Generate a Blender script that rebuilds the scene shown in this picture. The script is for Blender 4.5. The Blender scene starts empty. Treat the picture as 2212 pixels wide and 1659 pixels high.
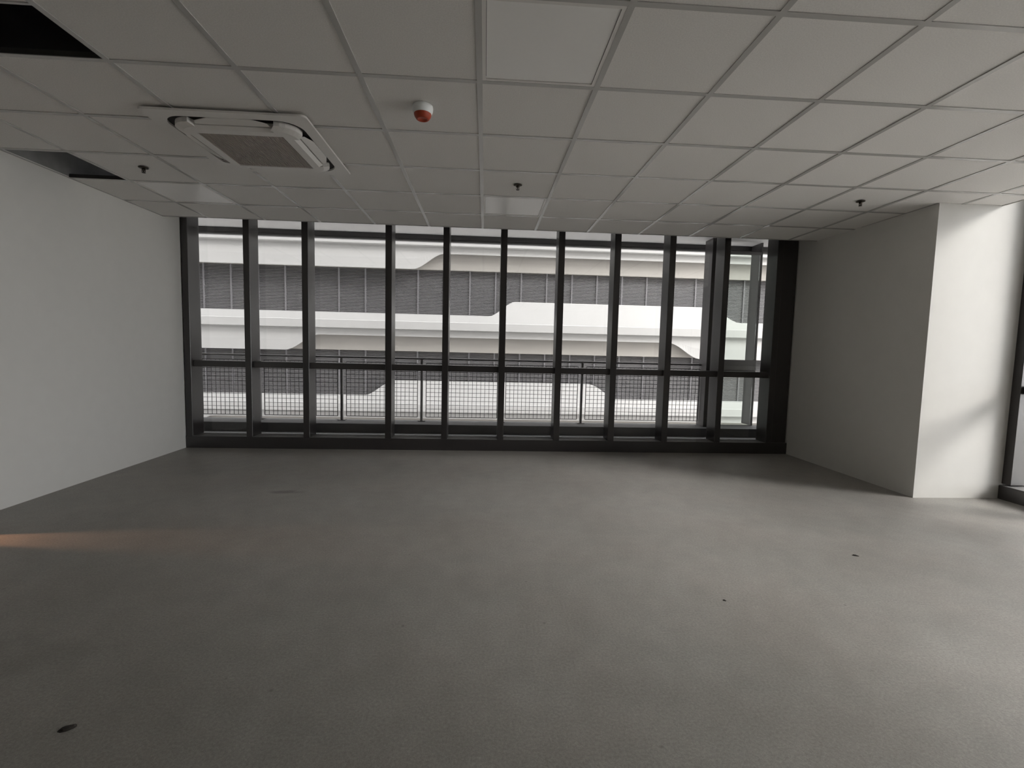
import bpy, bmesh, math, random
from mathutils import Matrix, Vector
random.seed(7)
sc = bpy.context.scene
C = sc.collection

# ------------------------------------------------------------------ camera
H = 1.281                                   # eye height above the bare floor
cam_d = bpy.data.cameras.new('camera')
cam_d.sensor_fit = 'HORIZONTAL'; cam_d.sensor_width = 36.0; cam_d.lens = 16.491
cam_d.clip_start = 0.05; cam_d.clip_end = 500
cam = bpy.data.objects.new('camera', cam_d); C.objects.link(cam)
cam.matrix_world = Matrix(((0.998084, -0.018986, -0.058885, 0.0),
                           (-0.057231, 0.078272, -0.995288, 0.0),
                           (0.023506, 0.996751, 0.077036, H),
                           (0, 0, 0, 1)))
sc.camera = cam

# ------------------------------------------------------------------ sky, sun, exposure
world = bpy.data.worlds.new('overcast_sky'); sc.world = world; world.use_nodes = True
wn = world.node_tree; wn.nodes.clear()
wo = wn.nodes.new('ShaderNodeOutputWorld'); wb = wn.nodes.new('ShaderNodeBackground')
wb.inputs['Color'].default_value = (0.97, 0.985, 1.0, 1); wb.inputs['Strength'].default_value = 4.45
wn.links.new(wb.outputs[0], wo.inputs[0])
sun_d = bpy.data.lights.new('hazy_sun', 'SUN'); sun_d.energy = 2.3; sun_d.angle = math.radians(20)
sun_d.color = (1.0, 0.965, 0.92)
sun = bpy.data.objects.new('hazy_sun', sun_d); C.objects.link(sun)
sun_from = Vector((0.87, -0.40, 0.51)).normalized()       # direction towards the sun
sun.rotation_euler = sun_from.to_track_quat('Z', 'Y').to_euler()
sun.location = (14, -7, 9)
vs = sc.view_settings
vs.view_transform = 'Standard'; vs.look = 'None'; vs.gamma = 1.0; vs.use_curve_mapping = False
vs.exposure = 0.76
sc.cycles.max_bounces = 14; sc.cycles.diffuse_bounces = 8; sc.cycles.glossy_bounces = 5
sc.cycles.transparent_max_bounces = 16; sc.cycles.use_denoising = True
sc.cycles.sample_clamp_indirect = 8.0

def portal(loc, rot, sx, sy):
    d = bpy.data.lights.new('window_portal', 'AREA'); d.shape = 'RECTANGLE'; d.size = sx; d.size_y = sy
    d.cycles.is_portal = True
    o = bpy.data.objects.new('window_portal', d); C.objects.link(o); o.location = loc; o.rotation_euler = rot
R90 = math.pi/2
portal((5.12, 1.7, 1.42), (0, R90, 0), 2.6, 4.8)          # over the side glazing, facing the room
portal((0.15, 6.02, 1.42), (-R90, 0, 0), 7.2, 2.6)         # over the end glazing

# ------------------------------------------------------------------ materials
def new_mat(name):
    m = bpy.data.materials.new(name); m.use_nodes = True
    nt = m.node_tree; b = nt.nodes['Principled BSDF']
    return m, nt, b
def mat(name, col, rough=0.6, metal=0.0, var=0.0, scale=40.0, bump=0.0, spec=0.5):
    """painted / metal surface with a fine procedural variation"""
    m, nt, b = new_mat(name)
    b.inputs['Roughness'].default_value = rough; b.inputs['Metallic'].default_value = metal
    b.inputs['Specular IOR Level'].default_value = spec
    tc = nt.nodes.new('ShaderNodeTexCoord'); n = nt.nodes.new('ShaderNodeTexNoise')
    n.inputs['Scale'].default_value = scale; n.inputs['Detail'].default_value = 4
    nt.links.new(tc.outputs['Object'], n.inputs['Vector'])
    r = nt.nodes.new('ShaderNodeMapRange')
    r.inputs['From Min'].default_value = 0.3; r.inputs['From Max'].default_value = 0.7
    r.inputs['To Min'].default_value = 1 - var; r.inputs['To Max'].default_value = 1 + var
    nt.links.new(n.outputs['Fac'], r.inputs['Value'])
    v = nt.nodes.new('ShaderNodeVectorMath'); v.operation = 'SCALE'
    v.inputs[0].default_value = col[:3]
    nt.links.new(r.outputs[0], v.inputs['Scale']); nt.links.new(v.outputs[0], b.inputs['Base Color'])
    if bump:
        bp = nt.nodes.new('ShaderNodeBump'); bp.inputs['Strength'].default_value = bump
        bp.inputs['Distance'].default_value = 0.002
        nt.links.new(n.outputs['Fac'], bp.inputs['Height']); nt.links.new(bp.outputs[0], b.inputs['Normal'])
    return m
M_wall = mat('wall_paint', (0.72, 0.71, 0.68), 0.75, var=0.012, scale=9, bump=0.05)
M_tile = mat('ceiling_tile_board', (0.76, 0.742, 0.716), 0.9, var=0.06, scale=150, bump=0.25)
M_grid = mat('grid_bar_enamel', (0.50, 0.492, 0.475), 0.24, var=0.01, spec=0.6)
M_frame = mat('dark_window_metal', (0.024, 0.021, 0.021), 0.33, var=0.0, scale=15, spec=0.9)
M_frame2 = mat('grey_trim_and_lit_sill', (0.17, 0.168, 0.165), 0.5, var=0.05, scale=15)  # grey trim metal; on the sill tops it stands in for daylight
M_white = mat('white_plastic', (0.74, 0.72, 0.69), 0.4, var=0.01)
M_grille = mat('air_grille_plastic', (0.42, 0.37, 0.34), 0.6, var=0.03)
M_galv = mat('shaded_galvanised_web', (0.05, 0.048, 0.045), 0.7)
M_lining = mat('unpainted_blockwork', (0.24, 0.24, 0.235), 0.9, var=0.15, scale=6)
M_dark = mat('dark_duct', (0.015, 0.013, 0.012), 0.7)
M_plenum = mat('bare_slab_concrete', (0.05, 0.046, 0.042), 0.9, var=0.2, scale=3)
M_lamp = mat('lamp_diffuser', (0.90, 0.89, 0.87), 0.3, var=0.005)
M_brass = mat('dark_brass', (0.05, 0.04, 0.03), 0.35, metal=0.7)
M_orange = mat('orange_dust_cap', (0.40, 0.055, 0.02), 0.5, var=0.05, scale=60)
M_detector = mat('detector_shell', (0.86, 0.88, 0.88), 0.4)
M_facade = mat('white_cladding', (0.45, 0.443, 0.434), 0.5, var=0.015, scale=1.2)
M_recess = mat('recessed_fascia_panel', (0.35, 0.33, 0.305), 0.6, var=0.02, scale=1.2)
M_slat = mat('grey_louvre_blade', (0.155, 0.15, 0.153), 0.5, metal=0.0, var=0.04, scale=4)
M_post = mat('grey_louvre_post', (0.175, 0.17, 0.178), 0.5, var=0.02)
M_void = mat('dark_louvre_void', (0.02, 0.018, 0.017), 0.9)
M_soffit = mat('white_soffit', (0.50, 0.49, 0.48), 0.7, var=0.01)
M_ledge = mat('ledge_coating', (0.055, 0.054, 0.054), 0.6, var=0.06, scale=12)
M_rail = mat('railing_steel', (0.09, 0.085, 0.085), 0.4, metal=0.3)
M_mesh = mat('railing_wire', (0.03, 0.027, 0.03), 0.5, metal=0.2)
M_ext = mat('exterior_render', (0.33, 0.325, 0.32), 0.8, var=0.05, scale=1)
M_bounce = mat('pale_bounce_coat', (0.62, 0.60, 0.57), 0.8, var=0.05, scale=1)  # pale reflecting colour for the added terrace and wing
M_ground = mat('pale_street_paving', (0.68, 0.67, 0.66), 0.9, var=0.1, scale=2)
M_door = mat('grey_door', (0.35, 0.34, 0.33), 0.6)
M_clump = mat('dried_mortar', (0.035, 0.03, 0.026), 0.95, var=0.3, scale=90)

def floor_material():
    m, nt, b = new_mat('bare_concrete_screed')
    L = nt.links; tc = nt.nodes.new('ShaderNodeTexCoord')
    def noise(scale, detail, rough=0.6, vec=None):
        n = nt.nodes.new('ShaderNodeTexNoise'); n.inputs['Scale'].default_value = scale
        n.inputs['Detail'].default_value = detail; n.inputs['Roughness'].default_value = rough
        L.new(vec or tc.outputs['Object'], n.inputs['Vector']); return n
    def rng(src, a, b_, c, d):
        r = nt.nodes.new('ShaderNodeMapRange')
        r.inputs['From Min'].default_value = a; r.inputs['From Max'].default_value = b_
        r.inputs['To Min'].default_value = c; r.inputs['To Max'].default_value = d
        L.new(src, r.inputs['Value']); return r.outputs[0]
    def mul(a, b_):
        x = nt.nodes.new('ShaderNodeMath'); x.operation = 'MULTIPLY'; L.new(a, x.inputs[0])
        L.new(b_, x.inputs[1]); return x.outputs[0]
    big = noise(0.9, 5); mid = noise(7, 6); fine = noise(95, 5, 0.75); grit = noise(330, 3, 0.7)
    f = mul(rng(big.outputs['Fac'], 0.3, 0.7, 0.88, 1.10), rng(mid.outputs['Fac'], 0.3, 0.7, 0.93, 1.07))
    f = mul(f, rng(fine.outputs['Fac'], 0.3, 0.7, 0.76, 1.24))
    f = mul(f, rng(grit.outputs['Fac'], 0.3, 0.7, 0.82, 1.18))
    # trowel scuffs: thin scratches stretched one way
    mp = nt.nodes.new('ShaderNodeMapping'); mp.inputs['Scale'].default_value = (5, 26, 1)
    mp.inputs['Rotation'].default_value = (0, 0, 0.5)
    L.new(tc.outputs['Object'], mp.inputs['Vector'])
    sc1 = noise(1.6, 7, 0.7, mp.outputs[0])
    f = mul(f, rng(sc1.outputs['Fac'], 0.62, 0.72, 1.0, 0.88))
    # pits
    pit = nt.nodes.new('ShaderNodeTexVoronoi'); pit.inputs['Scale'].default_value = 4.45
    L.new(tc.outputs['Object'], pit.inputs['Vector'])
    f = mul(f, rng(pit.outputs['Distance'], 0.02, 0.045, 0.72, 1.0))
    # one oil-like stain with its own outline near the end wall
    for (sx, sy, wx, wy, dk) in ((-1.69, 4.05, 0.16, 0.05, 0.62), (-2.1, 1.9, 0.55, 0.16, 0.86)):
        cb = nt.nodes.new('ShaderNodeVectorMath'); cb.operation = 'SUBTRACT'
        cb.inputs[1].default_value = (sx, sy, 0); L.new(tc.outputs['Object'], cb.inputs[0])
        dv = nt.nodes.new('ShaderNodeVectorMath'); dv.operation = 'DIVIDE'
        dv.inputs[1].default_value = (wx, wy, 1); L.new(cb.outputs[0], dv.inputs[0])
        ln = nt.nodes.new('ShaderNodeVectorMath'); ln.operation = 'LENGTH'; L.new(dv.outputs[0], ln.inputs[0])
        ad = nt.nodes.new('ShaderNodeMath'); ad.operation = 'ADD'
        L.new(ln.outputs['Value'], ad.inputs[0]); L.new(rng(mid.outputs['Fac'], 0.3, 0.7, -0.35, 0.35), ad.inputs[1])
        f = mul(f, rng(ad.outputs[0], 0.45, 1.1, dk, 1.0))
    warm = noise(1.7, 4)
    mx = nt.nodes.new('ShaderNodeMix'); mx.data_type = 'RGBA'
    mx.inputs['A'].default_value = (0.285, 0.267, 0.245, 1); mx.inputs['B'].default_value = (0.283, 0.273, 0.252, 1)
    L.new(rng(warm.outputs['Fac'], 0.35, 0.65, 0, 1), mx.inputs['Factor'])
    v = nt.nodes.new('ShaderNodeVectorMath'); v.operation = 'SCALE'
    L.new(mx.outputs['Result'], v.inputs[0]); L.new(f, v.inputs['Scale'])
    L.new(v.outputs[0], b.inputs['Base Color'])
    b.inputs['Roughness'].default_value = 0.5; b.inputs['Specular IOR Level'].default_value = 0.5
    bp = nt.nodes.new('ShaderNodeBump'); bp.inputs['Strength'].default_value = 0.35
    bp.inputs['Distance'].default_value = 0.003
    L.new(fine.outputs['Fac'], bp.inputs['Height']); L.new(bp.outputs[0], b.inputs['Normal'])
    return m
M_floor = floor_material()

def glass_material(name, tint, gloss=1.0):
    m = bpy.data.materials.new(name); m.use_nodes = True; nt = m.node_tree; nt.nodes.clear()
    o = nt.nodes.new('ShaderNodeOutputMaterial'); mx = nt.nodes.new('ShaderNodeMixShader')
    t = nt.nodes.new('ShaderNodeBsdfTransparent'); g = nt.nodes.new('ShaderNodeBsdfGlossy')
    fr = nt.nodes.new('ShaderNodeFresnel'); fr.inputs['IOR'].default_value = 1.38
    t.inputs['Color'].default_value = tint; g.inputs['Roughness'].default_value = 0.02
    g.inputs['Color'].default_value = (gloss, gloss, gloss, 1)
    nt.links.new(fr.outputs[0], mx.inputs[0]); nt.links.new(t.outputs[0], mx.inputs[1])
    nt.links.new(g.outputs[0], mx.inputs[2]); nt.links.new(mx.outputs[0], o.inputs[0])
    return m
M_glass = glass_material('clear_glass', (0.985, 0.985, 0.985, 1))
M_glass_tint = glass_material('green_tinted_glass', (0.86, 0.89, 0.87, 1))

# ------------------------------------------------------------------ mesh helpers
def box_bm(bm, x0, x1, y0, y1, z0, z1, bevel=0.0):
    r = bmesh.ops.create_cube(bm, size=1.0)
    for v in r['verts']:
        v.co = Vector(((x0+x1)/2 + v.co.x*(x1-x0), (y0+y1)/2 + v.co.y*(y1-y0), (z0+z1)/2 + v.co.z*(z1-z0)))
    if bevel:
        es = list({e for v in r['verts'] for e in v.link_edges})
        bmesh.ops.bevel(bm, geom=es, offset=bevel, segments=1, affect='EDGES')
def mesh_of(name, bm, m, smooth=False):
    me = bpy.data.meshes.new(name); bm.to_mesh(me); bm.free(); me.materials.append(m)
    if smooth:
        for p in me.polygons: p.use_smooth = True
    return me
def link(name, me, parent=None, loc=(0, 0, 0), rot=(0, 0, 0)):
    o = bpy.data.objects.new(name, me); C.objects.link(o); o.location = loc; o.rotation_euler = rot
    if parent: o.parent = parent
    return o
def box(name, x0, x1, y0, y1, z0, z1, m, parent=None, bevel=0.0):
    bm = bmesh.new(); box_bm(bm, x0, x1, y0, y1, z0, z1, bevel)
    return link(name, mesh_of(name, bm, m), parent)
def empty(name, loc=(0, 0, 0)):
    o = bpy.data.objects.new(name, None); C.objects.link(o); o.location = loc; o.empty_display_size = 0.1
    return o
def structure(o): o['kind'] = 'structure'; return o
def tag(o, label, cat, group=None):
    o['label'] = label; o['category'] = cat
    if group: o['group'] = group
    return o
def lathe_bm(bm, prof, seg=32):
    rings = []
    for r, z in prof:
        if r < 1e-6: rings.append([bm.verts.new((0, 0, z))])
        else: rings.append([bm.verts.new((r*math.cos(2*math.pi*k/seg), r*math.sin(2*math.pi*k/seg), z)) for k in range(seg)])
    for a, b in zip(rings, rings[1:]):
        for k in range(seg):
            k2 = (k+1) % seg
            va = a if len(a) > 1 else None; vb = b if len(b) > 1 else None
            if va and vb: bm.faces.new((a[k], a[k2], b[k2], b[k]))
            elif va: bm.faces.new((a[k], a[k2], b[0]))
            elif vb: bm.faces.new((a[0], b[k2], b[k]))
    bmesh.ops.recalc_face_normals(bm, faces=bm.faces[:])
def round_rect(hx, hy, r, n=6):
    pts = []
    for cx, cy, a0 in ((hx-r, hy-r, 0), (-hx+r, hy-r, 90), (-hx+r, -hy+r, 180), (hx-r, -hy+r, 270)):
        for k in range(n+1):
            a = math.radians(a0 + 90*k/n); pts.append((cx + r*math.cos(a), cy + r*math.sin(a)))
    return pts
def extrude_poly(bm, pts, z0, z1):
    lo = [bm.verts.new((x, y, z0)) for x, y in pts]; hi = [bm.verts.new((x, y, z1)) for x, y in pts]
    n = len(pts)
    for k in range(n): bm.faces.new((lo[k], lo[(k+1) % n], hi[(k+1) % n], hi[k]))
    bm.faces.new(lo[::-1]); bm.faces.new(hi)
    bmesh.ops.recalc_face_normals(bm, faces=bm.faces[:])
def ring_bm(bm, outer, inner, z0, z1):
    n = len(outer)
    A = [[bm.verts.new((x, y, z)) for x, y in P] for P in (outer, inner) for z in (z0, z1)]
    o0, o1, i0, i1 = A
    for k in range(n):
        j = (k+1) % n
        bm.faces.new((o0[k], o0[j], o1[j], o1[k])); bm.faces.new((i0[k], i0[j], i1[j], i1[k]))
        bm.faces.new((o0[k], o0[j], i0[j], i0[k])); bm.faces.new((o1[k], o1[j], i1[j], i1[k]))
    bmesh.ops.recalc_face_normals(bm, faces=bm.faces[:])

# ------------------------------------------------------------------ room shell
XL, XR, YP, YB = -3.544, 3.932, 3.98, -5.2       # left wall, pier side, pier front, back wall
ZC = 2.623                                        # underside of the ceiling grid
structure(box('floor', -3.7, 5.02, YB-0.1, 5.80, -0.12, 0.0, M_floor))
# left wall with a doorway behind the camera's edge of view
wl = structure(empty('wall_left', (XL, 0, 0)))
def wl_piece(n, y0, y1, z0, z1): 
    o = box(n, XL-0.16, XL, y0, y1, z0, z1, M_wall); o.parent = wl; o.location = (-XL, 0, 0); return o
DY0, DY1 = 2.20, 3.085
wl_piece('plaster_panel', DY1, 5.985, -0.1, 3.15)
wl_piece('plaster_panel', YB, DY0, -0.1, 3.15)
wl_piece('door_lintel', DY0, DY1, 2.1, 3.15)
door = structure(empty('door_1', (XL-0.08, DY0, 0)))
d = box('door_leaf', XL-0.10, XL-0.055, DY0+0.003, 3.018, 0.01, 2.09, M_door); d.parent = door; d.location = (-(XL-0.08), -DY0, 0)
# corridor behind the door
cor = structure(empty('wall_corridor', (-4.9, 2.6, 0)))
for a in ((-5.3, -5.2, 1.2, 3.9, 0, 2.5), (-5.2, XL-0.16, 1.1, 1.2, 0, 2.5), (-5.2, XL-0.16, 3.9, 4.0, 0, 2.5),
          (-5.2, XL-0.16, 1.2, 3.9, 2.5, 2.6), (-5.3, XL-0.16, 1.1, 4.0, -0.1, 0.0)):
    o = box('corridor_panel', *a, M_wall); o.parent = cor; o.location = (4.9, -2.6, 0)
wk = tag(empty('work_lamp', (-3.93, 3.05, 0)), 'small warm work lamp on the corridor floor beyond the door gap', 'lamp')
bm = bmesh.new(); lathe_bm(bm, [(0, 0.001), (0.05, 0.001), (0.05, 0.02), (0.012, 0.03), (0.012, 0.17), (0, 0.17)], 16)
link('stand', mesh_of('stand', bm, M_rail), wk)
ld = bpy.data.lights.new('warm_bulb', 'SPOT'); ld.spot_size = math.radians(64); ld.spot_blend = 0.5; ld.energy = 55.0; ld.color = (1.0, 0.50, 0.26); ld.shadow_soft_size = 0.015
lo = bpy.data.objects.new('warm_bulb', ld); C.objects.link(lo); lo.parent = wk; lo.location = (0, 0, 0.19); lo.rotation_euler = Vector((-1, 0, 0.5)).to_track_quat('Z', 'Y').to_euler()
# the projecting pier at the right with its two plastered faces
bm = bmesh.new(); extrude_poly(bm, [(XR, YP), (5.25, YP), (5.25, 6.02), (3.888, 6.02)], -0.1, 3.15)
structure(link('wall_right', mesh_of('wall_right', bm, M_wall)))
structure(box('wall_back', -3.8, 5.25, YB-0.16, YB, -0.1, 3.15, M_wall))

# ------------------------------------------------------------------ suspended ceiling
GX, GY, T = -0.0527, 2.5029, 0.6
CX0, CX1, CY0, CY1 = XL+0.002, 4.51, YB+0.002, 5.45
ceil = structure(empty('ceiling', (0, 0, ZC)))
xs = [GX + i*T for i in range(-5, 8)]; ys = [GY + j*T for j in range(-12, 5)]
xe = [CX0] + xs + [CX1]; ye = [CY0] + ys + [CY1]
BW = 0.0142
def cell(x):  # outline list helper
    return x
tile_cache = {}
def tile_mesh(w, h):
    k = (round(w, 3), round(h, 3))
    if k not in tile_cache:
        bm = bmesh.new(); box_bm(bm, -w/2, w/2, -h/2, h/2, 0.0, 0.016, 0.003)
        tile_cache[k] = mesh_of('ceiling_tile', bm, M_tile)
    return tile_cache[k]
LAMP = [(-0.05, 4.30), (-3.05, 4.30), (-0.05, 1.90)]
for i in range(len(xe)-1):
    for j in range(len(ye)-1):
        x0, x1, y0, y1 = xe[i], xe[i+1], ye[j], ye[j+1]
        if any(abs(x0-lx) < 0.05 and abs(y0-ly) < 0.05 for lx, ly in LAMP): continue
        if x1 > XR+0.01 and y1 > YP+0.01:                       # the pier takes this corner
            if x0 > XR-0.05 and y0 >= YP-0.05: continue
            if y0 >= YP-0.05: x1 = XR
            else:
                if x0 < XR:                                     # notched tile: its far leg beside the pier
                    ww, hh = XR-0.006-x0-0.004, y1-YP-0.004
                    link('ceiling_tile', tile_mesh(ww, hh), ceil, (x0+0.004+ww/2, YP+hh/2, 0.004))
                y1 = YP
        if i == 0 and abs(y0-(GY+2*T)) < 0.05: continue        # missing tile against the left wall
        if abs(x0-(GX-4*T)) < 0.05 and abs(y0-(GY-T)) < 0.05:  # partly cut tile: only a strip remains
            y1 = 2.125
        w, h = x1-x0-0.008, y1-y0-0.008
        if w < 0.03 or h < 0.03: continue
        o = link('ceiling_tile', tile_mesh(w, h), ceil, ((x0+x1)/2, (y0+y1)/2, 0.004 + random.uniform(-0.0006, 0.0012)))
def bar(x0, x1, y0, y1, n='grid_bar'):
    bm = bmesh.new()
    cx, cy = (x0+x1)/2, (y0+y1)/2
    box_bm(bm, x0-cx, x1-cx, y0-cy, y1-cy, 0.0, 0.0035)
    if x1-x0 > y1-y0: box_bm(bm, x0-cx, x1-cx, -0.001, 0.001, 0.0036, 0.036)
    else: box_bm(bm, -0.001, 0.001, y0-cy, y1-cy, 0.0036, 0.036)
    bm.faces.ensure_lookup_table()
    for k in range(6, len(bm.faces)): bm.faces[k].material_index = 1
    me = mesh_of(n, bm, M_grid); me.materials.append(M_galv)         # galvanised web with shade above the ceiling in its colour, enamelled flange
    return link(n, me, ceil, (cx, cy, 0))
for x in xs:
    y1 = CY1 if x < XR else YP
    bar(x-BW, x+BW, CY0, y1)
for y in ys:
    x1 = CX1 if y < YP else XR
    for i in range(len(xe)-1):
        a, b_ = xe[i], min(xe[i+1], x1)
        if b_-a > 0.03: bar(a + (BW if i else 0), b_ - (BW if b_ < x1-0.001 else 0), y-BW*0.96, y+BW*0.96)
o = box('wall_angle', CX0, CX0+0.018, CY0, CY1, 0.0005, 0.004, M_grid, ceil)
o = box('wall_angle', XR-0.018, XR, YP, CY1, 0.0005, 0.004, M_grid, ceil)
box('edge_trim', CX0, XR-0.001, CY1, CY1+0.012, -0.001, 0.05, M_grid, ceil)
box('edge_trim', CX1, CX1+0.012, CY0, YP-0.001, -0.001, 0.05, M_grid, ceil)
# cut edge framing of the first opening
box('opening_frame', GX-4*T+BW, GX-3*T-BW, 2.12, 2.132, 0.0, 0.03, M_grid, ceil)
for a in ((XL+0.0005, XL+0.004, YB, 5.44),): o = box('lining_panel', a[0]-XL, a[1]-XL, a[2], a[3], 2.64, 3.15, M_lining, wl)
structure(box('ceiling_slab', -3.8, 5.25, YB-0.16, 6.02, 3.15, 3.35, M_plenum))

# ------------------------------------------------------------------ end glazing (window_1)
W = structure(empty('window_1', (0, 5.74, 0)))
def wbox(par, off, name, x0, x1, y0, y1, z0, z1, m, bevel=0.0):
    o = box(name, x0, x1, y0, y1, z0, z1, m, par, bevel); o.location = (-off[0], -off[1], 0); return o
YF, YG, YK = 5.74, 5.94, 5.965
ZT = 3.1
mull = [(-3.531, -3.458), (-2.838, -2.766), (-2.171, -2.097), (-1.200, -1.124), (-0.519, -0.446), (0.170, 0.247),
        (0.868, 0.945), (1.558, 1.634), (2.243, 2.320), (2.934, 3.008), (3.612, 3.688)]
off = (0, 5.74)
for a, b_ in mull:
    m_ = wbox(W, off, 'mullion', a, b_, YF, YK, 0.14, ZT, M_frame, 0.003)
    # shadow groove cover strip on the room face
for (a, b_), (c, d_) in zip(mull, mull[1:]):
    wbox(W, off, 'transom', b_, c, YF+0.035, YG+0.02, 0.972, 1.045, M_frame, 0.002)
    g = wbox(W, off, 'glass_pane', b_-0.002, c+0.002, YG-0.004, YG+0.004, 0.14, 0.975, M_glass)
    g = wbox(W, off, 'glass_pane', b_-0.002, c+0.002, YG-0.004, YG+0.004, 1.042, ZT, M_glass)
wbox(W, off, 'side_jamb', 3.690, 3.880, YF+0.012, YK, 0.14, ZT, M_frame, 0.003)
wbox(W, off, 'side_jamb', XL+0.001, -3.533, YF+0.02, YK, 0.14, ZT, M_frame, 0.002)
wbox(W, off, 'sill', XL+0.003, 3.90, YF, 6.08, -0.02, 0.14, M_frame, 0.003)
wbox(W, off, 'sill_top_lit', XL+0.003, 3.90, YF+0.003, 6.079, 0.1405, 0.1435, M_frame2)  # lighter sheet over the dark sill: light from above put into its colour

# ------------------------------------------------------------------ side glazing (window_2)
W2 = structure(empty('window_2', (4.78, 0, 0)))
off2 = (4.78, 0)
XF, XG, XK = 4.78, 4.97, 5.00
y = YP
my = []
k = 0
while y > -0.6:
    my.append((y-0.076, y)); y -= 0.692
for a, b_ in my:
    wbox(W2, off2, 'mullion', XF, XK, a, b_, 0.14, ZT, M_frame, 0.003)
for (a, b_), (c, d_) in zip(my, my[1:]):
    wbox(W2, off2, 'transom', XF+0.035, XG+0.02, d_, a, 0.972, 1.045, M_frame, 0.002)
    wbox(W2, off2, 'glass_pane', XG-0.004, XG+0.004, d_-0.002, a+0.002, 0.14, 0.975, M_glass)
    wbox(W2, off2, 'glass_pane', XG-0.004, XG+0.004, d_-0.002, a+0.002, 1.042, ZT, M_glass)
YW = my[-1][0]
structure(box('wall_side', 4.70, 5.25, YB, YW-0.002, -0.1, 3.15, M_wall))
wbox(W2, off2, 'sill', 4.75, 5.1, YW, YP-0.004, -0.02, 0.125, M_frame, 0.003)
wbox(W2, off2, 'sill_top_lit', 4.753, 5.099, YW, YP-0.006, 0.1255, 0.1285, M_frame2)  # same lighter sheet, daylight on the sill put into the colour

# ------------------------------------------------------------------ outside ledge, soffit and fascia
structure(box('trim_1', -9.0, 4.9, 6.082, 6.43, -0.25, 0.262, M_ledge, bevel=0.004))
structure(box('trim_2', -9.0, 5.25, 6.03, 6.62, 2.80, 2.95, M_soffit))
structure(box('trim_3', -9.0, 5.25, 6.621, 6.70, 2.738, 2.95, M_frame))
structure(box('trim_4', -9.0, 5.25, 6.64, 6.70, 2.712, 2.737, M_frame2))

# outer glazed bay at the right end of the ledge (window_3)
W3 = structure(empty('window_3', (3.0, 6.3, 0.262)))
def w3(name, *a, m=M_frame, bevel=0.0):
    o = box(name, *a, m, W3, bevel); o.location = (-3.0, -6.3, -0.262); return o
w3('corner_post', 3.0, 3.13, 6.20, 6.42, 0.262, 2.80, bevel=0.003)
w3('corner_post', 3.775, 3.795, 6.37, 6.62, 0.262, 2.80)
w3('transom', 3.13, 3.77, 6.34, 6.42, 0.97, 1.045, bevel=0.002)
w3('head_rail', 3.13, 3.77, 6.36, 6.42, 2.635, 2.668, m=M_slat)
w3('spandrel_strip', 3.13, 3.77, 6.36, 6.42, 1.105, 1.185, m=M_slat)
w3('spandrel_strip', 3.13, 3.77, 6.35, 6.42, 1.046, 1.104, m=M_frame2)
w3('glass_pane', 3.13, 3.77, 6.388, 6.394, 0.262, 0.97, m=M_glass_tint)
w3('glass_pane', 3.13, 3.77, 6.388, 6.394, 1.186, 2.634, m=M_glass_tint)

# ------------------------------------------------------------------ mesh railing on the ledge
RY = 6.35
rail = tag(empty('balcony_railing', (0.0, RY, 0.262)), 'dark steel balcony railing with square wire mesh panels outside the glazing', 'railing')
def rbox(name, x0, x1, y0, y1, z0, z1, m=M_rail, bevel=0.0, par=None):
    o = box(name, x0, x1, y0, y1, z0, z1, m, rail, bevel); o.location = (0, -RY, -0.262); return o
h = rbox('handrail', -5.2, 2.995, RY-0.022, RY+0.022, 1.092, 1.118, bevel=0.006)
px = [-5.08, -4.02, -2.955, -1.893, -0.838, 0.235, 1.335, 2.45]
for x in px:
    rbox('post', x-0.016, x-0.004, RY-0.02, RY+0.02, 0.262, 1.093)
    o = rbox('post', x+0.001, x+0.012, RY-0.02, RY+0.02, 0.262, 1.093)
    rbox('post_foot', x-0.05, x+0.05, RY-0.035, RY+0.035, 0.2625, 0.270)
ends = px + [2.995]
for a, b_ in zip(ends, ends[1:]):
    x0, x1 = a+0.058, b_-0.058
    if b_ > 2.9: x1 = b_-0.01
    n = max(2, round((x1-x0)/0.0553)); st = (x1-x0)/n
    bm = bmesh.new()
    for k in range(n+1):
        r = 0.0042 if k in (0, n) else 0.0026
        box_bm(bm, x0+k*st-r, x0+k*st+r, -r, r, 0.318, 1.045)
    z = 0.318
    while z < 1.05:
        r = 0.0042 if z < 0.33 or z > 1.03 else 0.0026
        box_bm(bm, x0, x1, 0.0026-r/3, 0.0026+r, z-r, z+r); z += 0.0559
    o = link('mesh_panel', mesh_of('mesh_panel', bm, M_mesh), rail, (0, 0, -0.262)); o['kind'] = 'stuff'
    xc = (x0+x1)/2

# ------------------------------------------------------------------ building opposite
FB = tag(empty('car_park_building', (0, 17.5, -12)), 'white multi-storey building opposite with wavy bands and grey louvre screens', 'building')
def fobj(name, me, kind=None, par=None, loc=(0, -17.5, 12)):
    o = link(name, me, par or FB, loc if par is None else (0, 0, 0))
    if kind: o['kind'] = kind
    return o
def smooth(x, a, b_):
    t = min(1, max(0, (x-a)/(b_-a))); return t*t*(3-2*t)
FX0, FX1 = -22.0, 24.0
PITCH = 3.05
def wave_top(b):      # height of the parapet top above the base of its band: 0 low .. 1 high
    rise, fall = {1: (0.1, 1.12, 8.5, 9.75), 2: (-4.5, -3.35, 4.0, 5.15)}.get(b, (-6.0, -4.9, 6.0, 7.1))[:2], \
                 {1: (0.1, 1.12, 8.5, 9.75), 2: (-4.5, -3.35, 4.0, 5.15)}.get(b, (-6.0, -4.9, 6.0, 7.1))[2:]
    return lambda x: smooth(x, *rise) * (1-smooth(x, *fall))
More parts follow.
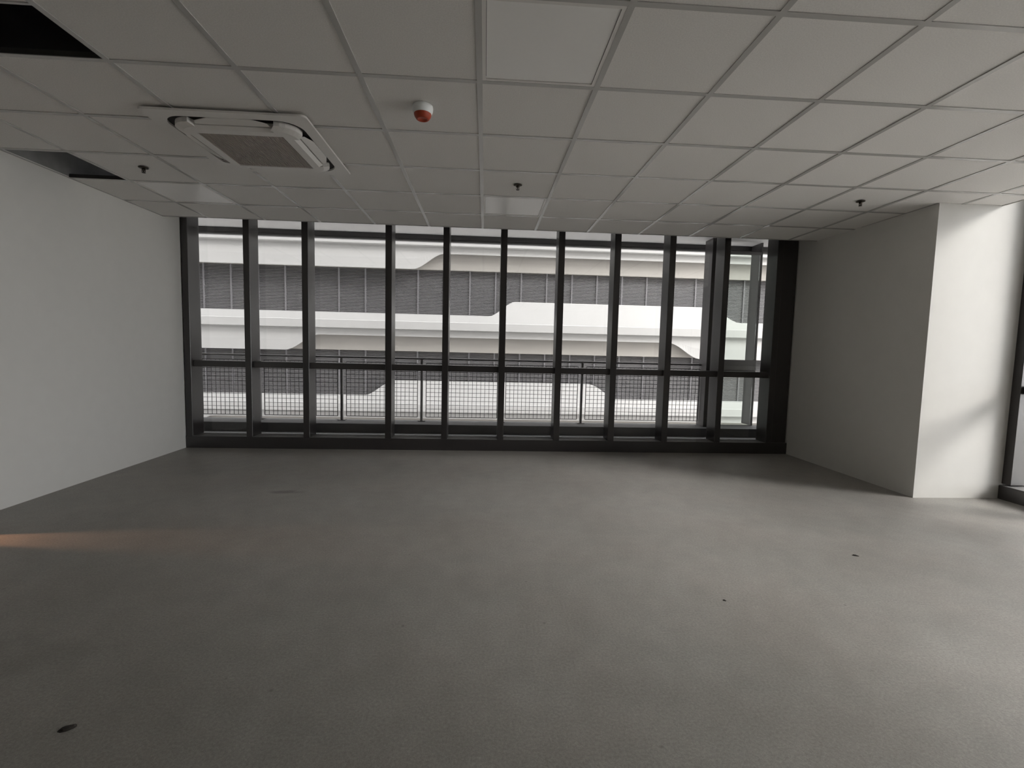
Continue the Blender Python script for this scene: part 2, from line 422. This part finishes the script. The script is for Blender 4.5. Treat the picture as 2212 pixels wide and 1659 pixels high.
def wave_bot(b):      # 0 low (deep panel) .. 1 high (cut away)
    r = {0: (-2.70, -1.55, 11.0, 12.1), 1: (-7.3, -6.05, 7.0, 8.25)}.get(b, (-11.0, -9.9, 11.0, 12.1))
    return lambda x: smooth(x, r[0], r[1]) * (1-smooth(x, r[2], r[3]))
def band(b):
    zo = -PITCH*(b-1)               # band 1 is the one level with the eye
    wt, wbt = wave_top(b), wave_bot(b)
    N = 460
    bm = bmesh.new(); rows = []
    for k in range(N+1):
        x = FX0 + (FX1-FX0)*k/N
        zt = 2.43 + 0.57*wt(x); 
        prof = [(17.98, zt-0.25), (17.98, zt), (17.90+0.0, zt), (17.50+0.28*(zt-2.15)/0.3 if False else 17.50+0.2*(zt-2.15)/0.85, zt-0.004),
                (17.512, 2.165), (17.50, 2.15), (17.50, 1.872), (17.68, 1.872), (17.74, 1.83), (17.74, 1.70)]
        rows.append([bm.verts.new((x, y_, z_+zo)) for y_, z_ in prof])
    for a, c in zip(rows, rows[1:]):
        for q in range(len(a)-1): bm.faces.new((a[q], c[q], c[q+1], a[q+1]))
    bmesh.ops.recalc_face_normals(bm, faces=bm.faces[:])
    fobj('parapet_band', mesh_of('parapet_band', bm, M_facade))
    # lower front panel with the wave-cut lower edge, a curved sheet with thickness
    bm = bmesh.new(); rows = []
    for k in range(N+1):
        x = FX0 + (FX1-FX0)*k/N
        zb = 1.02 + 0.585*wbt(x)
        pr = []
        for s in (0, .12, .3, .55, 1.0):
            z_ = 1.868 + (zb-1.868)*s
            dpt = (1.868-z_)
            pr.append((17.70 - 0.10*min(1, dpt/0.5)**0.6, z_))
        pr.append((pr[-1][0]+0.05, zb)); pr.append((17.76, 1.868))
        rows.append([bm.verts.new((x, y_, z_+zo)) for y_, z_ in pr])
    for a, c in zip(rows, rows[1:]):
        for q in range(len(a)-1): bm.faces.new((a[q], c[q], c[q+1], a[q+1]))
    bmesh.ops.recalc_face_normals(bm, faces=bm.faces[:])
    fobj('wave_panel', mesh_of('wave_panel', bm, M_facade))
    # recessed fascia with its soffit
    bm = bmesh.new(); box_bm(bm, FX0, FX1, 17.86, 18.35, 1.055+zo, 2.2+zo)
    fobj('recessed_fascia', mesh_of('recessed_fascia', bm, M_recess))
for b in range(-6, 5): band(b)  # topmost bands are unseen, added to cut sky light near the windows
# louvre screens: one bay = frame posts + blades
BAY = 0.9705
bmf = bmesh.new(); box_bm(bmf, -0.028, 0.028, 0.0, 0.05, 0, 1.80)
post_me = mesh_of('louvre_post', bmf, M_post)
bmb = bmesh.new(); z = 0.02
while z < 1.76:
    vs_ = [bmb.verts.new(c) for c in ((0.028, 0.020, z), (BAY-0.028, 0.020, z), (BAY-0.028, 0.028, z+0.031), (0.028, 0.028, z+0.031),
                                      (0.028, 0.060, z+0.045), (BAY-0.028, 0.060, z+0.045))]
    bmb.faces.new((vs_[0], vs_[1], vs_[2], vs_[3])); bmb.faces.new((vs_[3], vs_[2], vs_[5], vs_[4])); z += 0.0545
blade_me = mesh_of('louvre_blades', bmb, M_slat)
for b in (-1, 0, 1, 2, 3):
    zb = 1.06 - 1.78 - PITCH*(b-1)
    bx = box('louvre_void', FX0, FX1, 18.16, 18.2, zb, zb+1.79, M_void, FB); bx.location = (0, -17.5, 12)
    i0 = -22 if b in (1, 0) else -22
    for i in range(i0, 24):
        x = 0.36 + i*BAY
        o = link('louvre_bay', post_me, FB, (x, 18.0-17.5, zb+12))
        s_ = link('louvre_blades', blade_me, o); s_['kind'] = 'stuff'
fobj('building_core', (lambda bm: (box_bm(bm, FX0, FX1, 18.4, 30, -12, 24), mesh_of('building_core', bm, M_ext))[1])(bmesh.new()))

# ground, this building's own mass, and unseen masses added for the light
structure(box('ground', -70, 90, -60, 80, -12.2, -12.0, M_ground))
structure(box('wall_lower', -60, 5.02, -14, 6.02, -12, -0.26, M_ext))
structure(box('wall_upper', -60, 5.25, -14, 6.03, 3.36, 42, M_ext))  # unseen storeys, made tall to cut sky light on the building opposite
structure(box('wall_shade_wing', 5.3, 26.5, 4.7, 6.02, -12, 18.5, M_bounce))  # unseen wing, added to shade the left of the building opposite
structure(box('bounce_terrace', 5.3, 45, -40, 4.65, -1.3, -0.55, M_bounce))  # unseen, added to bounce daylight up onto the ceiling
structure(box('wall_neighbour', -60, -5.5, -14, 6.02, -0.25, 3.35, M_ext))

# ------------------------------------------------------------------ ceiling fittings
def lamp_panel(x, y, label):
    t = tag(empty('light_panel', (x, y, ZC)), label, 'light', 'flat square light panels in the ceiling')
    bm = bmesh.new(); ring_bm(bm, round_rect(.286, .286, .002, 1), round_rect(.268, .268, .002, 1), 0.001, 0.014)
    link('frame', mesh_of('frame', bm, M_white), t)
    bm = bmesh.new(); box_bm(bm, -.266, .266, -.266, .266, 0.004, 0.010)
    link('diffuser', mesh_of('diffuser', bm, M_lamp), t)
lamp_panel(GX+T/2, GY+3.5*T, 'unlit square light panel in the ceiling near the end glazing, just past the middle sprinkler')
lamp_panel(GX-4.5*T, GY+3.5*T, 'unlit square light panel in the ceiling by the left wall, past the cassette air conditioner')
lamp_panel(GX+T/2, GY-0.5*T, 'nearest unlit square light panel, with a double frame line, right of the orange detector')

def sprinkler(x, y, label):
    t = tag(empty('sprinkler_head', (x, y, ZC)), label, 'sprinkler', 'sprinkler heads in the ceiling')
    bm = bmesh.new(); lathe_bm(bm, [(0, -0.001), (0.034, -0.001), (0.036, -0.004), (0.030, -0.008), (0.012, -0.009), (0, -0.009)], 24)
    link('escutcheon', mesh_of('escutcheon', bm, M_brass, True), t)
    bm = bmesh.new(); lathe_bm(bm, [(0, -0.0095), (0.011, -0.0095), (0.010, -0.020), (0.006, -0.024), (0.0035, -0.040), (0, -0.040)], 16)
    link('nozzle', mesh_of('nozzle', bm, M_brass, True), t)
    bm = bmesh.new()
    for s in (-1, 1):
        box_bm(bm, s*0.012-0.0018, s*0.012+0.0018, -0.002, 0.002, -0.035, -0.0095)
    box_bm(bm, -0.013, 0.013, -0.002, 0.002, -0.0385, -0.0352)
    link('yoke', mesh_of('yoke', bm, M_brass), t)
    bm = bmesh.new(); lathe_bm(bm, [(0, -0.0402), (0.013, -0.0402), (0.014, -0.0425), (0, -0.0425)], 16)
    link('deflector', mesh_of('deflector', bm, M_brass), t)
sprinkler(-2.70, 3.96, 'dark sprinkler head left of the cassette air conditioner')
sprinkler(0.245, 3.98, 'dark sprinkler head in the middle of the ceiling, before a light panel')
sprinkler(3.235, 4.01, 'dark sprinkler head near the white pier at the right')

det = tag(empty('smoke_detector', (-0.375, 2.775, ZC)), 'white round smoke detector with an orange dust cap on the ceiling', 'smoke detector')
bm = bmesh.new(); lathe_bm(bm, [(0, -0.001), (0.056, -0.001), (0.058, -0.012), (0.056, -0.030), (0.050, -0.042), (0.047, -0.046), (0, -0.046)], 40)
link('base', mesh_of('base', bm, M_detector, True), det)
bm = bmesh.new(); lathe_bm(bm, [(0.0485, -0.042), (0.0485, -0.048), (0.045, -0.058), (0.037, -0.070), (0.033, -0.073), (0.024, -0.073), (0.022, -0.069), (0, -0.069)], 40)
link('dust_cap', mesh_of('dust_cap', bm, M_orange, True), det)

# cassette air conditioner
AX, AY = -1.552, 3.398
ac = tag(empty('cassette_air_conditioner', (AX, AY, ZC)), 'white square ceiling cassette air conditioner with a brown-grey intake grille', 'air conditioner')
bm = bmesh.new(); extrude_poly(bm, round_rect(0.476, 0.476, 0.02), -0.0245, -0.012)
# plate with a rounded-square channel: outer ring + inner block
bm.free(); bm = bmesh.new()
o_, i_ = round_rect(0.476, 0.476, 0.03, 8), round_rect(0.405, 0.405, 0.13, 8)
ring_bm(bm, o_, i_, -0.024, -0.012)
link('outer_panel', mesh_of('outer_panel', bm, M_white), ac)
bm = bmesh.new(); extrude_poly(bm, round_rect(0.44, 0.44, 0.10, 8), -0.0115, -0.004)
link('duct_tray', mesh_of('duct_tray', bm, M_dark), ac)
bm = bmesh.new()
def block_outline(s, c, a):
    arc = []
    for k in range(7):
        t = math.radians(90*k/6); arc.append((c-0.125 + 0.125*math.cos(t), c-0.125 + 0.125*math.sin(t)))
    q1 = [(s, a-0.05), (s, a)] + arc + [(a, s), (a-0.05, s)]
    out = []
    for q in range(4):
        for x, y in q1:
            for _ in range(q): x, y = -y, x
            out.append((x, y))
    return out
inn = block_outline(0.338, 0.376, 0.235); lo_ = block_outline(0.315, 0.345, 0.23); hole = block_outline(0.2619, 0.262, 0.2)
hole = [(max(-0.262, min(0.262, x*1.0)), max(-0.262, min(0.262, y*1.0))) for x, y in inn]
n = len(inn)
L0 = [bm.verts.new((x, y, -0.012)) for x, y in inn]; L1 = [bm.verts.new((x, y, -0.040)) for x, y in inn]
L2 = [bm.verts.new((x, y, -0.056)) for x, y in lo_]; L3 = [bm.verts.new((x, y, -0.058)) for x, y in hole]; L4 = [bm.verts.new((x, y, -0.05)) for x, y in hole]
for A, B in ((L0, L1), (L1, L2), (L2, L3), (L3, L4)):
    for k in range(n): bm.faces.new((A[k], A[(k+1) % n], B[(k+1) % n], B[k]))
bmesh.ops.recalc_face_normals(bm, faces=bm.faces[:])
link('centre_panel', mesh_of('centre_panel', bm, M_white), ac)
gr = box('intake_grille', -0.26, 0.26, -0.26, 0.26, -0.052, -0.048, M_grille, ac)
bm = bmesh.new()
for k in range(40):
    x = -0.25 + k*0.5/39; box_bm(bm, x-0.003, x+0.003, -0.255, 0.255, -0.056, -0.0525)
s_ = link('grille_slats', mesh_of('grille_slats', bm, M_grille), gr); s_['kind'] = 'stuff'
# four swing flaps, slightly drooping, tapered ends
for q in range(4):
    bm = bmesh.new()
    a0, a1 = -0.222, 0.222
    pts = [(a0, 0.347), (a1, 0.347), (a1-0.01, 0.372), (a1-0.10, 0.402), (a0+0.10, 0.402), (a0+0.01, 0.372)]
    lo1 = [bm.verts.new((x, y_, -0.038 + (y_-0.347)*0.245)) for x, y_ in pts]
    hi1 = [bm.verts.new((x, y_, -0.034 + (y_-0.347)*0.245)) for x, y_ in pts]
    for k in range(6): bm.faces.new((lo1[k], lo1[(k+1) % 6], hi1[(k+1) % 6], hi1[k]))
    bm.faces.new(lo1[::-1]); bm.faces.new(hi1)
    bmesh.ops.recalc_face_normals(bm, faces=bm.faces[:])
    link('air_flap', mesh_of('air_flap', bm, M_white), ac, rot=(0, 0, q*R90))

# ------------------------------------------------------------------ bits on the floor
def chip(x, y, sx, sy, sz, rot, label, name='mortar_chip', cat='debris'):
    bm = bmesh.new(); bmesh.ops.create_icosphere(bm, subdivisions=2, radius=1.0)
    for v in bm.verts:
        k = 1 + random.uniform(-0.22, 0.22)
        v.co = Vector((v.co.x*sx*k, v.co.y*sy*k, max(v.co.z, 0.0)*sz*k))
    o = link(name, mesh_of(name, bm, M_clump), None, (x, y, 0.0), (0, 0, rot)); tag(o, label, cat); return o
chip(-1.345, 1.53, 0.026, 0.014, 0.006, 0.5, 'dark flat clump of dirt on the floor at the near left', 'dirt_clump')
chip(2.40, 2.79, 0.020, 0.008, 0.006, -0.5, 'small dark mortar chip on the floor in front of the white pier')
chip(1.265, 2.27, 0.009, 0.006, 0.004, -0.4, 'tiny dark mortar chip on the floor right of the middle')
